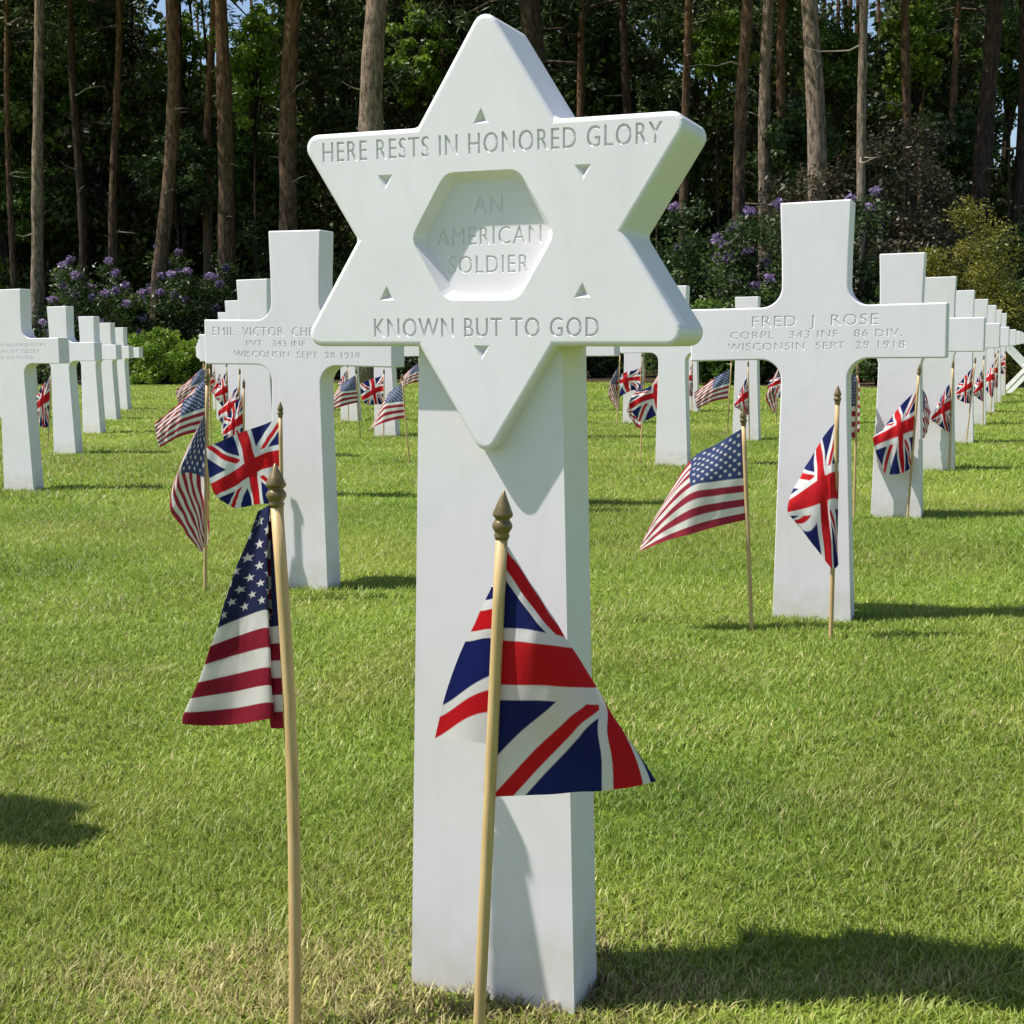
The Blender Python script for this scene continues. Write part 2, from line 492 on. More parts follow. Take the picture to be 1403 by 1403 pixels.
CROSS = solid('cross', cross_outline()[::-1], 0.0, 0.085, 0.004)
def lettered(lines, name):
    cut = [text_mesh(t, w, h, zb, cx, 0.0, 0.0016) for t, w, h, zb, cx in lines]
    return carve(CROSS.copy(), cut, name)
MESH_RIGHT = lettered([('FRED  J  ROSE', 0.332, 0.0295, 0.797, 0.0), ('CORPL   343 INF   86 DIV.', 0.452, 0.0205, 0.7655, 0.0), ('WISCONSIN  SEPT  29 1918', 0.466, 0.0205, 0.7345, 0.0)], 'lettered_cross')
MESH_LEFT = lettered([('EMIL  VICTOR  CHR', 0.375, 0.0280, 0.799, -0.117), ('PVT   343 INF', 0.215, 0.0200, 0.7665, -0.072), ('WISCONSIN  SEPT  28 1918', 0.452, 0.0200, 0.7325, 0.0), ('2', 0.019, 0.026, 0.163, 0.0)], 'lettered_cross')
MESH_UNKNOWN = lettered([('HERE RESTS IN HONORED GLORY', 0.49, 0.020, 0.803, 0.0), ('AN AMERICAN SOLDIER', 0.41, 0.022, 0.7675, 0.0), ('KNOWN BUT TO GOD', 0.32, 0.019, 0.734, 0.0)], 'lettered_cross')

ORD = ['', 'first', 'second', 'third', 'fourth', 'fifth', 'sixth', 'seventh', 'eighth']
PLOTS = {}
PLOTS[(0, 0)] = ('large white marble cross with three carved lines, right of the star headstone', 'the large right-hand cross')
PLOTS[(-1, 0)] = ("large white marble cross with carved lines, half hidden behind the star's left", 'the large left cross')
PLOTS[(-3, 1)] = ('white marble cross with faint lettering, cut off by the left edge of the photo', 'the cross cut off by the left edge')
for j in range(1, 8):
    PLOTS[(0, j)] = ('white cross, %s behind the large lettered cross in the right-hand column' % ORD[j], 'the %s cross behind the large right-hand cross' % ORD[j])
for k in range(1, 5):
    PLOTS[(-3-k, 1+k)] = ('white cross, %s one behind the cross cut off by the left edge' % ORD[k], 'the %s cross behind the one cut off by the left edge' % ORD[k])
    PLOTS[(-1-k, k)] = ('white cross stepping back behind the large left cross, %s in that slanting line' % ORD[k], 'the %s cross stepping back behind the left one' % ORD[k])
PLOTS[(-1, 1)] = ('white cross almost hidden behind the star headstone post, only its arm ends showing', 'the cross hidden behind the star headstone post')
PLOTS[(-1, 2)] = ('nearest white cross in the gap between star and large right cross', 'the nearest cross in the gap right of the star headstone')
PLOTS[(-1, 3)] = ('white cross whose top shows just over the left arm of the large right cross', "the cross peeping over the large right cross's left arm")
PLOTS[(-2, 2)] = ('white cross partly covered by the left side of the star post', 'the cross at the left edge of the star headstone post')
PLOTS[(-2, 3)] = ('white cross hidden behind the right half of the star headstone post', 'the cross behind the right half of the star headstone post')
PLOTS[(-3, 3)] = ('nearer white cross seen under the right arm of the large left cross', "the nearer cross under the large left cross's arm")
PLOTS[(-4, 4)] = ('farther white cross seen under the right arm of the large left cross', "the farther cross under the large left cross's arm")
PLOTS[(-2, 4)] = ('white cross close to the right edge of the star headstone post, far back', 'the far cross close to the right edge of the star headstone post')
PLOTS[(-2, 5)] = ('farthest small white cross in the gap right of the star', 'the farthest cross in the gap right of the star headstone')
PLOTS[(-3, 4)] = ('white cross straight behind the star headstone post in the fourth row back', 'the fourth-row cross straight behind the star headstone post')
PLOTS[(-3, 5)] = ('white cross behind the right edge of the star headstone post in the last row', 'the last-row cross behind the right edge of the star post')
PLOTS[(-4, 5)] = ('white cross behind the left edge of the star headstone post in the last row', 'the last-row cross behind the left edge of the star post')
PLOTS[(-5, 5)] = ('white cross behind the stem of the large left cross in the last row', 'the last-row cross behind the stem of the large left cross')
PLOTS[(-6, 5)] = ('last-row white cross whose arm peeps out left of the large left cross', 'the last-row cross peeping out left of the large left cross')
PLOTS[(-1, 4)] = ('white cross hidden behind the stem of the large right cross, fourth row back', 'the fourth-row cross behind the stem of the large right cross')
PLOTS[(-7, 4)] = ('white cross showing as a strip at the very left edge of the photo, far back', 'the far cross at the very left edge of the photo')
PLOTS[(-8, 5)] = ('last-row white cross hidden behind the stem of the cross at the left edge', 'the last-row cross behind the left edge cross')

rc = random.Random(5)
PLOTS_ALL = dict(PLOTS)
PLOTS_ALL[(-1, -1)] = ('white cross outside the left edge whose shadow falls on the near grass', '')
for (i, j), (lab, ph) in PLOTS_ALL.items():
    me = {(0, 0): MESH_RIGHT, (-1, 0): MESH_LEFT, (-3, 1): MESH_UNKNOWN}.get((i, j), CROSS)
    o = link(bpy.data.objects.new('cross_headstone', me))
    o.location = (i*GA, j*GB, 0)
    o.rotation_euler = (R(rc.uniform(-.25, .25)), R(rc.uniform(-.3, .3)), R(rc.uniform(-.6, .6)))
    if (i, j) == (-1, 0): o.location.x = -1.612; o.rotation_euler = (0, 0.026, 0)
    if (i, j) == (0, 0): o.location.x = 0.002; o.rotation_euler = (0, -0.002, 0)
    tag(o, lab, 'headstone', 'white marble crosses standing in rows on the lawn')

# ------------------------------------------------------------------ flags on sticks
WHITE, RED_UK, BLUE_UK = (0.74, 0.74, 0.75), (0.52, 0.012, 0.018), (0.012, 0.018, 0.115)
RED_US, BLUE_US, CREAM = (0.27, 0.014, 0.034), (0.022, 0.027, 0.085), (0.74, 0.72, 0.69)
def union(u, v):
    """0 white, 1 red, 2 blue at (u from the hoist, v from the bottom), both 0..1"""
    x, y = u*45.0, v*30.0
    L = math.hypot(45, 30)
    d1 = ((x-22.5)*30-(y-15)*45)/L          # distance from the rising diagonal
    d2 = ((x-22.5)*30+(y-15)*45)/L          # distance from the falling diagonal
    hoist = x < 22.5
    out = np.full(u.shape, 2)
    out[(np.abs(d1) < 2.9) | (np.abs(d2) < 2.9)] = 0
    lo = np.where(hoist, 0.0, -1.9)
    red1 = (d1 > lo) & (d1 < lo+1.9)
    lo2 = np.where(hoist, -1.9, 0.0)
    red2 = (d2 > lo2) & (d2 < lo2+1.9)
    out[red1 | red2] = 1
    out[(np.abs(x-22.5) < 4.9) | (np.abs(y-15) < 4.9)] = 0
    out[(np.abs(x-22.5) < 2.9) | (np.abs(y-15) < 2.9)] = 1
    return out

def stars(u, v):
    out = np.where((np.floor(np.clip((1-v)*13, 0, 12.999)).astype(int) % 2) == 0, 1, 0)
    cant = (u < 0.4) & (v > 6/13)
    out[cant] = 2
    cu, cv = u/0.4*12, (v-6/13)/(7/13)*10
    hit = np.zeros(u.shape, bool)
    for row in range(9):
        cols = range(1, 12, 2) if row % 2 == 0 else range(2, 11, 2)
        for k in cols:
            dx = (cu-k)*(0.4/12*1.5); dy = (cv-(row+1))*(7/13/10)
            rr = np.hypot(dx, dy)
            ok = rr < 0.030
            if not ok.any(): continue
            an = np.arctan2(dx, dy)
            a = np.mod(an+math.pi/5, 2*math.pi/5)-math.pi/5
            # five-pointed star: straight edge from tip to notch
            R0, R1 = 0.0258, 0.0258*0.40
            px, py = rr*np.cos(np.abs(a)), rr*np.sin(np.abs(a))
            nx, ny = R1*math.cos(math.pi/5), R1*math.sin(math.pi/5)
            ins = (px-R0)*ny-(py-0)*(nx-R0)
            hit |= ok & (ins <= 0) if ((0-R0)*ny) <= 0 else ok & (ins >= 0)
    out[cant & hit] = 0
    return out

def hermite(knots, vals, x):
    """non-uniform cubic through vals (n, ...) at knots, evaluated at x"""
    knots = np.asarray(knots, float); vals = np.asarray(vals, float)
    n = len(knots)
    if n == 2:
        t = ((x-knots[0])/(knots[1]-knots[0])).reshape((-1,)+(1,)*(vals.ndim-1)); return vals[0]*(1-t)+vals[1]*t
    d = (vals[1:]-vals[:-1])/(knots[1:]-knots[:-1]).reshape((-1,)+(1,)*(vals.ndim-1))
    tg = np.zeros_like(vals); tg[0], tg[-1] = d[0], d[-1]
    h = knots[1:]-knots[:-1]
    for k in range(1, n-1):
        tg[k] = (d[k-1]*h[k]+d[k]*h[k-1])/(h[k]+h[k-1])
        # the cloth coordinate itself runs monotone, without overshoot at the folds
        p, q = d[k-1][..., 0], d[k][..., 0]
        w1, w2 = 2*h[k]+h[k-1], h[k]+2*h[k-1]
        with np.errstate(divide='ignore', invalid='ignore'):
            hm = np.where(p*q > 0, (w1+w2)/(w1/np.where(p == 0, 1, p)+w2/np.where(q == 0, 1, q)), 0.0)
        tg[k][..., 0] = hm
    i = np.clip(np.searchsorted(knots, x, side='right')-1, 0, n-2)
    sh = (-1,)+(1,)*(vals.ndim-1)
    hh = h[i].reshape(sh); t = ((x-knots[i])/h[i]).reshape(sh)
    return (2*t**3-3*t**2+1)*vals[i]+(t**3-2*t**2+t)*hh*tg[i]+(-2*t**3+3*t**2)*vals[i+1]+(t**3-t**2)*hh*tg[i+1]

def cloth_mesh(rows, kind, nu, nv, wav=0.002, seed=0, backlit=True):
    rows = sorted(rows, key=lambda r: r[0])
    vk = [r[0] for r in rows]; P = np.array([r[1] for r in rows])          # (rows, nodes, u x y z)
    s = np.linspace(0, 1, nu); v = np.linspace(0, 1, nv)
    A = hermite(vk, P, v)                                                     # (nv, nodes, 4)
    nodes = np.linspace(0, 1, P.shape[1])
    B = hermite(nodes, np.swapaxes(A, 0, 1), s)                               # (nu, nv, 4)
    u = np.clip(B[..., 0], 0, 1); xyz = B[..., 1:].copy()
    vv = np.broadcast_to(v[None, :], u.shape)
    amp = wav*np.minimum(1, u*6)
    xyz[..., 1] += amp*(np.sin(u*23+vv*9+seed)+0.6*np.sin(u*41-vv*17+2*seed))
    xyz[..., 0] += 0.5*amp*np.sin(vv*19+u*11+seed)
    du = np.gradient(u, axis=0); acc = np.zeros(u.shape+(3,))
    pal = np.array([WHITE, RED_UK, BLUE_UK]) if kind == 'UK' else np.array([CREAM, (0.33, 0.03, 0.055), (0.045, 0.07, 0.18)] if backlit else [CREAM, RED_US, BLUE_US])      # sun shining through the cloth put into lighter US red and blue
    fn = union if kind == 'UK' else stars
    for a in (-.33, 0, .33):
        for b in (-.33, 0, .33):
            acc += pal[fn(np.clip(u+a*du, 0, 1), np.clip(vv+b/nv, 0, 1))]
    acc /= 9
    idx = np.arange(nu*nv).reshape(nu, nv)
    q = np.stack([idx[:-1, :-1], idx[1:, :-1], idx[1:, 1:], idx[:-1, 1:]], -1).reshape(-1, 4)
    return fast_mesh('flag', xyz.reshape(-1, 3), q.ravel(), np.arange(len(q))*4, [CLOTH], acc.reshape(-1, 3), smooth=True)

def tube(path, radii, n=10):
    V, Fc = [], []
    for k, (p, r) in enumerate(zip(path, radii)):
        a = Vector(path[max(k-1, 0)]); b = Vector(path[min(k+1, len(path)-1)])
        d = (b-a).normalized(); e = d.orthogonal().normalized() if abs(d.z) < .9 else Vector((1, 0, 0))
        e = (e-d*e.dot(d)).normalized(); g = d.cross(e)
        for q in range(n):
            t = 2*math.pi*q/n
            V.append(Vector(p)+e*(r*math.cos(t))+g*(r*math.sin(t)))
    for k in range(len(path)-1):
        for q in range(n):
            Fc.append((k*n+q, k*n+(q+1) % n, (k+1)*n+(q+1) % n, (k+1)*n+q))
    Fc.append(tuple(range(n))[::-1]); Fc.append(tuple((len(path)-1)*n+q for q in range(n)))
    return V, Fc

PR = 0.0060
def flag_thing(data, kind, label, group, nu, nv, seed=0, wav=0.002, rad=PR, bow=0.0):
    root = empty('stick_flag', data['base'])
    tag(root, label, 'flag', group)
    T = Vector(data['top']); d = T.normalized(); end = T-d*0.040
    side = d.cross(Vector((-math.sin(YAW), math.cos(YAW), 0))).normalized()
    path = [end*t + side*(bow*math.sin(math.pi*min(1, t))) for t in (0, .12, .25, .38, .5, .62, .75, .88, 1)]
    path = [d*-0.12] + path
    V, Fc = tube(path, [rad]*len(path), 12)
    mesh_obj('pole', V, Fc, DOWEL, root, True)
    prof = [(-.004, .0062), (.0, .0078), (.002, .0066), (.004, .0075), (.0075, .0096), (.011, .0098), (.0145, .0078), (.016, .0068), (.0175, .0078), (.019, .0096), (.0215, .0098), (.030, .0066), (.038, .0032), (.0435, .0012), (.0445, .0002)]
    V, Fc = tube([end+d*a for a, r in prof], [r*rad/PR for a, r in prof], 16)
    mesh_obj('finial', V, Fc, BRONZE, root, True)
    link(bpy.data.objects.new('flag', cloth_mesh(data['rows'], kind, nu, nv, wav, seed, rad < .0065)), root)
    return root

FLAGS = {"FG_UK":{"base":[0.0501,-2.4137,0.0],"top":[0.0356,0.0144,0.6091],"rows":[[1,[[0,0.0332,0.0199,0.5594],[0.015,0.0352,0.0207,0.5572],[0.03,0.0362,0.0254,0.5529],[0.5,0.0234,0.0634,0.5121],[0.7,0.0166,0.0606,0.5145],[1,0.008,0.0464,0.5143]]],[0.667,[[0,0.0259,0.0169,0.4771],[0.16,0.0645,0.0131,0.4782],[0.33,0.0854,0.0474,0.4651],[0.5,0.0508,0.0798,0.4651],[0.75,0.0149,0.0599,0.4949],[1,0.0062,0.0349,0.5006]]],[0.6,[[0,0.025,0.0166,0.4646],[0.17,0.0664,0.0117,0.4656],[0.36,0.0913,0.0498,0.4539],[0.55,0.0523,0.0858,0.4486],[0.8,0.014,0.0617,0.4839],[1,0.0013,0.0329,0.4894]]],[0.4,[[0,0.0216,0.0152,0.418],[0.19,0.079,0.0168,0.4209],[0.42,0.1133,0.0608,0.4113],[0.6,0.0642,0.096,0.4085],[0.85,0.0124,0.0643,0.4596],[1,-0.0094,0.0286,0.4672]]],[0.333,[[0,0.0207,0.0148,0.4024],[0.2,0.0802,0.0194,0.4049],[0.45,0.1226,0.0646,0.3931],[0.62,0.0694,0.1035,0.3876],[0.87,0.0123,0.0643,0.4497],[1,-0.0135,0.0247,0.4572]]],[0.15,[[0,0.0185,0.0139,0.35],[0.36,0.1158,0.0403,0.3565],[0.62,0.1462,0.0741,0.3542],[0.79,0.0815,0.1138,0.3426],[0.9,-0.0031,0.0634,0.3916],[1,-0.032,0.0129,0.4036]]],[0,[[0,0.017,0.0133,0.3031],[0.4,0.1269,0.0448,0.3122],[0.69,0.1685,0.081,0.3165],[0.82,0.0796,0.1184,0.3012],[0.89,-0.011,0.0603,0.3418],[1,-0.0394,0.0056,0.3609]]]]},"FG_US":{"base":[-0.1786,-2.3916,0.0],"top":[-0.0272,0.0472,0.6258],"rows":[[1,[[0,-0.0322,0.0479,0.5855],[0.03,-0.0377,0.052,0.584],[0.06,-0.0333,0.0408,0.5846],[0.09,-0.0436,0.0449,0.5798],[0.12,-0.0488,0.0424,0.5759],[0.5,-0.0431,0.0461,0.5676],[1,-0.0341,0.0495,0.565]]],[0.75,[[0,-0.0284,0.043,0.5175],[0.035,-0.0418,0.0462,0.5155],[0.07,-0.033,0.033,0.5245],[0.12,-0.053,0.0376,0.5196],[0.185,-0.0716,0.0296,0.5143],[0.5,-0.0585,0.0405,0.5042],[1,-0.036,0.0449,0.5005]]],[0.4615,[[0,-0.0247,0.0383,0.4509],[0.045,-0.0429,0.0418,0.4498],[0.08,-0.0313,0.0265,0.4707],[0.18,-0.0666,0.0309,0.4595],[0.295,-0.0923,0.0173,0.4483],[0.6,-0.0709,0.0343,0.4553],[1,-0.0336,0.0439,0.4557]]],[0.2,[[0,-0.021,0.0338,0.3864],[0.05,-0.0411,0.0387,0.3844],[0.09,-0.0272,0.0194,0.4009],[0.24,-0.0734,0.0217,0.3893],[0.385,-0.1138,0.0045,0.3811],[0.7,-0.081,0.0271,0.3857],[1,-0.031,0.0411,0.3904]]],[0.05,[[0,-0.0191,0.0312,0.3501],[0.05,-0.0392,0.0361,0.3477],[0.09,-0.0253,0.0167,0.3641],[0.26,-0.0783,0.0162,0.352],[0.43,-0.1277,-0.0028,0.351],[0.7,-0.0858,0.0234,0.3553],[1,-0.0277,0.0396,0.3595]]],[0,[[0,-0.0182,0.0304,0.338],[0.05,-0.0383,0.0353,0.3355],[0.09,-0.0252,0.0157,0.3521],[0.26,-0.0804,0.0142,0.3399],[0.43,-0.1284,-0.0038,0.3429],[0.7,-0.0872,0.0219,0.3447],[1,-0.0276,0.0388,0.3498]]]]},"0,0 US":{"base":[-0.1229,-0.1857,0.0],"top":[-0.0246,-0.0099,0.5865],"rows":[[1,[[0,-0.0271,-0.0056,0.5353],[0.2,-0.0906,-0.0042,0.4966],[0.4,-0.1609,-0.011,0.452],[0.7,-0.2333,-0.0295,0.3359],[1,-0.2775,-0.0581,0.2443]]],[0.46,[[0,-0.0211,-0.0031,0.406],[0.2,-0.0876,-0.0407,0.3987],[0.4,-0.1521,-0.0614,0.384],[0.7,-0.2307,-0.0608,0.3067],[1,-0.2801,-0.0699,0.2303]]],[0,[[0,-0.0152,-0.0008,0.2967],[0.2,-0.0755,-0.0413,0.2844],[0.4,-0.1382,-0.0774,0.2659],[0.7,-0.2104,-0.0849,0.2449],[1,-0.2799,-0.0914,0.2139]]]]},"0,0 UK":{"base":[0.0876,-0.2281,0.0],"top":[0.0085,0.0034,0.6428],"rows":[[1,[[0,0.0123,0.0093,0.5663],[0.25,-0.0134,0.0162,0.5365],[0.5,-0.04,0.0162,0.4939],[0.7,-0.0567,0.0203,0.4674],[0.86,-0.0735,0.0243,0.4389]]],[0.5,[[0,0.013,0.0096,0.3958],[0.25,0.0012,-0.0211,0.4005],[0.5,-0.019,-0.0292,0.3917],[0.7,-0.061,-0.0354,0.3674],[0.86,-0.1085,-0.0222,0.3423]]],[0,[[0,0.0122,0.0092,0.2044],[0.2,0.0174,-0.0145,0.1972],[0.44,0.0071,-0.0295,0.1898],[0.62,-0.0237,-0.0311,0.2239],[0.8,-0.0702,-0.0176,0.2796]]]]},"-1,0 US":{"base":[-1.8824,-0.1209,0.0],"top":[0.0352,0.0142,0.6966],"rows":[[1,[[0,0.0291,0.0161,0.6058],[0.2,0.0228,0.02,0.4867],[0.4,0.0117,0.0263,0.3592],[0.7,0.0032,0.0336,0.2417],[1,-0.0007,0.0321,0.1479]]],[0.46,[[0,0.0211,0.0085,0.5606],[0.2,-0.0029,-0.0335,0.4719],[0.4,-0.0283,-0.0546,0.3776],[0.7,-0.0075,-0.0246,0.2531],[1,0.0056,0.0023,0.1361]]],[0,[[0,0.0073,0.0029,0.5335],[0.2,-0.0485,-0.0196,0.4199],[0.4,-0.0989,-0.0291,0.2856],[0.7,-0.0681,-0.0059,0.1975],[1,-0.0196,0.0136,0.1216]]]]},"-1,0 UK":{"base":[-1.5614,-0.1749,0.0],"top":[0.0127,0.0051,0.5997],"rows":[[1,[[0,0.011,0.0088,0.5558],[0.25,-0.0548,0.0102,0.5334],[0.5,-0.0961,-0.0388,0.5141],[0.75,-0.1403,-0.0782,0.4923],[1,-0.1916,-0.0881,0.4705]]],[0.5,[[0,0.0089,0.0079,0.435],[0.25,-0.0354,-0.0035,0.4286],[0.5,-0.0624,-0.0468,0.4099],[0.75,-0.113,-0.078,0.3722],[1,-0.1748,-0.0921,0.3414]]],[0,[[0,0.004,0.0059,0.2955],[0.25,-0.0334,0.0081,0.2942],[0.5,-0.0635,-0.0256,0.295],[0.75,-0.0811,-0.0543,0.2911],[1,-0.114,-0.0676,0.2851]]]]},"0,1 UK":{"base":[0.0515,2.2042,0.0],"top":[0.0354,0.0143,0.6549],"rows":[[1,[[0,0.0314,0.017,0.5601],[0.5,-0.054,-0.0002,0.4625],[1,-0.1092,-0.001,0.3787]]],[0.5,[[0,0.0229,0.0136,0.4159],[0.5,-0.0333,-0.0458,0.3914],[1,-0.1412,-0.057,0.3387]]],[0,[[0,0.0124,0.0093,0.2242],[0.5,-0.0183,-0.0397,0.2032],[1,-0.09,-0.0363,0.1921]]]]},"0,1 US":{"base":[-0.1658,2.1712,0.0],"top":[0.0044,0.0018,0.6582],"rows":[[1,[[0,0.0045,0.0061,0.6211],[0.4,-0.0265,-0.0323,0.61],[1,0.0089,0.0467,0.5953]]],[0.46,[[0,0.0037,0.0058,0.4851],[0.4,-0.0304,-0.0338,0.4807],[1,0.0108,0.0475,0.4707]]],[0,[[0,0.0029,0.0055,0.3483],[0.4,-0.0286,-0.0331,0.3568],[1,0.0124,0.0481,0.3706]]]]},"0,2 UK":{"base":[0.0755,4.4878,0.0],"top":[0.0086,0.0035,0.6409],"rows":[[1,[[0,0.0109,0.0087,0.5313],[0.5,-0.0351,-0.0034,0.4643],[1,-0.0665,0.0055,0.3918]]],[0.5,[[0,0.0103,0.0085,0.3918],[0.5,-0.0386,-0.0371,0.3642],[1,-0.1017,-0.0411,0.3048]]],[0,[[0,0.0061,0.0068,0.2346],[0.5,-0.012,-0.0264,0.2323],[1,-0.0815,-0.0329,0.2832]]]]},"0,2 US":{"base":[-0.0977,4.4039,0.0],"top":[0.0108,0.0044,0.6188],"rows":[[1,[[0,0.009,0.0079,0.501],[0.4,0.0363,0.0362,0.4492],[1,0.0653,0.0587,0.3422]]],[0.46,[[0,0.0079,0.0075,0.3658],[0.4,0.0301,0.0445,0.33],[1,0.0526,0.0428,0.2366]]],[0,[[0,0.0033,0.0056,0.2088],[0.4,0.0178,0.0287,0.2031],[1,0.0338,0.0352,0.1943]]]]},"-1,2 UK":{"base":[-1.6095,4.5848,0.0],"top":[0.0776,0.0313,0.7034],"rows":[[1,[[0,0.0681,0.0318,0.5932],[0.25,-0.0134,0.0161,0.5388],[0.5,-0.0915,-0.0477,0.518],[0.75,-0.1532,-0.0834,0.4871],[1,-0.2406,-0.0971,0.4463]]],[0.5,[[0,0.0595,0.0283,0.4456],[0.25,-0.0221,0.0126,0.4556],[0.5,-0.0889,-0.0575,0.4445],[0.75,-0.172,-0.1018,0.4233],[1,-0.2582,-0.1042,0.3726]]],[0,[[0,0.0337,0.0179,0.2838],[0.25,-0.0266,0.0109,0.3397],[0.5,-0.0703,-0.0392,0.3281],[0.75,-0.1323,-0.075,0.2927],[1,-0.1939,-0.0783,0.2693]]]]},"-1,2 US":{"base":[-1.8302,4.5939,0.0],"top":[0.0328,0.0132,0.6792],"rows":[[1,[[0,0.0269,0.0152,0.5397],[0.4,-0.0198,0.0243,0.4835],[1,-0.0653,0.0276,0.3895]]],[0.46,[[0,0.0176,0.0114,0.3762],[0.4,-0.029,0.0206,0.3616],[1,-0.0918,0.0169,0.3429]]],[0,[[0,0.0084,0.0077,0.2214],[0.4,-0.0295,0.0204,0.2392],[1,-0.0788,0.0221,0.3049]]]]},"-2,1 US":{"base":[-3.3656,2.0352,0.0],"top":[0.0178,0.0072,0.6819],"rows":[[1,[[0,0.0082,0.0076,0.5902],[0.4,-0.1072,-0.0217,0.5179],[1,-0.25,-0.0793,0.4018]]],[0.46,[[0,0.0037,0.0058,0.4798],[0.4,-0.1074,-0.0649,0.4314],[1,-0.2336,-0.0943,0.3361]]],[0,[[0,-0.0012,0.0038,0.3615],[0.4,-0.0977,-0.061,0.3389],[1,-0.219,-0.0884,0.2802]]]]},"-2,1 UK":{"base":[-3.1304,1.997,0.0],"top":[0.0236,0.0095,0.6191],"rows":[[1,[[0,0.0191,0.012,0.5613],[0.5,-0.0341,-0.003,0.4896],[1,-0.0832,-0.012,0.4172]]],[0.5,[[0,0.0142,0.01,0.431],[0.5,-0.0207,-0.0299,0.3969],[1,-0.0844,-0.0341,0.353]]],[0,[[0,0.0086,0.0078,0.2855],[0.5,-0.0182,-0.0289,0.2879],[1,-0.0726,-0.0293,0.3091]]]]},"-4,2 UK":{"base":[-6.8759,4.8623,0.0],"top":[0.0818,0.033,0.7948],"rows":[[1,[[0,0.0634,0.0299,0.609],[0.5,-0.0051,0.0087,0.5283],[1,-0.0711,-0.0071,0.4472]]],[0.5,[[0,0.049,0.0241,0.4457],[0.5,-0.0023,-0.0225,0.395],[1,-0.0737,-0.0298,0.3426]]],[0,[[0,0.0236,0.0139,0.1821],[0.5,-0.0035,-0.023,0.1783],[1,-0.0598,-0.0242,0.2015]]]]}}
G_US, G_UK = 'Stars and Stripes stick flags set at the headstones', 'Union Jack stick flags set at the headstones'
FG_UK = flag_thing(FLAGS['FG_UK'], 'UK', 'large Union Jack stick flag with bronze spear finial in front of the star headstone', G_UK, 520, 330, 1, .0012, .0061)
FG_US = flag_thing(FLAGS['FG_US'], 'US', 'large folded Stars and Stripes stick flag in the left foreground', G_US, 520, 330, 2, .0012, .0069, -0.0070)
made = {'US': {}, 'UK': {}}
for key, dt in FLAGS.items():
    if key.startswith('FG'): continue
    ij, kind = key.split(' '); ij = tuple(int(k) for k in ij.split(','))
    near = ij[1] == 0
    nm = 'US' if kind == 'US' else 'British'
    made[kind][ij] = flag_thing(dt, kind, '%s flag at %s' % (nm, PLOTS[ij][1]), G_US if kind == 'US' else G_UK,
                                220 if near else 120, 150 if near else 80, ij[0]+ij[1], .002 if near else .003, 0.0058 if near else .0052)
# every other plot gets its own pair, copied from the ones above
rf = random.Random(21)
HIDDEN = [(-3, 1), (-4, 2), (-5, 3), (-6, 4), (-7, 5), (-7, 4), (-8, 5)]     # flags there are covered by nearer stones
src = {'US': [(0, 0), (-2, 1), (-1, 0), (0, 2), (-2, 1), (0, 0)], 'UK': [(-1, 0), (0, 1), (-1, 2), (0, 2), (-2, 1), (0, 0)]}
for (i, j), (lab, ph) in PLOTS.items():
    for kind in ('US', 'UK'):
        if (i, j) in made[kind] or (i, j) in HIDDEN: continue
        o = copy_tree(made[kind][rf.choice(src[kind])])
        off = -0.125 if kind == 'US' else 0.085
        o.location = (i*GA+off+rf.uniform(-.03, .03), j*GB-0.2+rf.uniform(-.03, .03), rf.uniform(-.03, .03))
        o.rotation_euler = (R(rf.uniform(-2, 2)), R(rf.uniform(-2, 2)), R(rf.uniform(-35, 25)))
        o['label'] = '%s flag at %s' % ('US' if kind == 'US' else 'British', ph)

# ------------------------------------------------------------------ wood behind the lawn
def leaf_cloud(centres, sizes, per, ln, wd, tints, rng, flat=0.0, along=None):
    """many small leaf quads scattered in ellipsoid clumps; returns verts, colours"""
    n = len(centres)*per
    c = np.repeat(np.asarray(centres, float), per, 0); s = np.repeat(np.asarray(sizes, float), per, 0)
    d = rng.normal(size=(n, 3)); d /= np.linalg.norm(d, axis=1)[:, None]
    r = rng.random(n)**0.45
    p = c + d*r[:, None]*s
    a = rng.normal(size=(n, 3)); a[:, 2] *= (1-flat)
    if along is not None: a = a*0.6 + d*1.0
    a /= np.linalg.norm(a, axis=1)[:, None]
    b = np.cross(a, rng.normal(size=(n, 3))); b /= np.linalg.norm(b, axis=1)[:, None]
    L = (ln*(0.6+0.8*rng.random(n)))[:, None]; W = (wd*(0.6+0.8*rng.random(n)))[:, None]
    V = np.stack([p-a*L*.5, p+b*W*.5, p+a*L*.5, p-b*W*.5], 1).reshape(-1, 3)
    t = np.asarray(tints, float)
    clump = np.repeat(rng.random(len(centres)), per)
    q = np.clip(clump*0.7+rng.random(n)*0.4-0.05, 0, 1)*(len(t)-1)
    i = np.minimum(q.astype(int), len(t)-2); f = (q-i)[:, None]
    C = (t[i]*(1-f)+t[i+1]*f)*(0.75+0.5*rng.random((n, 1)))
    return V, np.repeat(C, 4, 0)

def leaf_mesh(name, V, C, mat):
    n = len(V)//4
    return fast_mesh(name, V, np.arange(n*4), np.arange(n)*4, [mat], C)

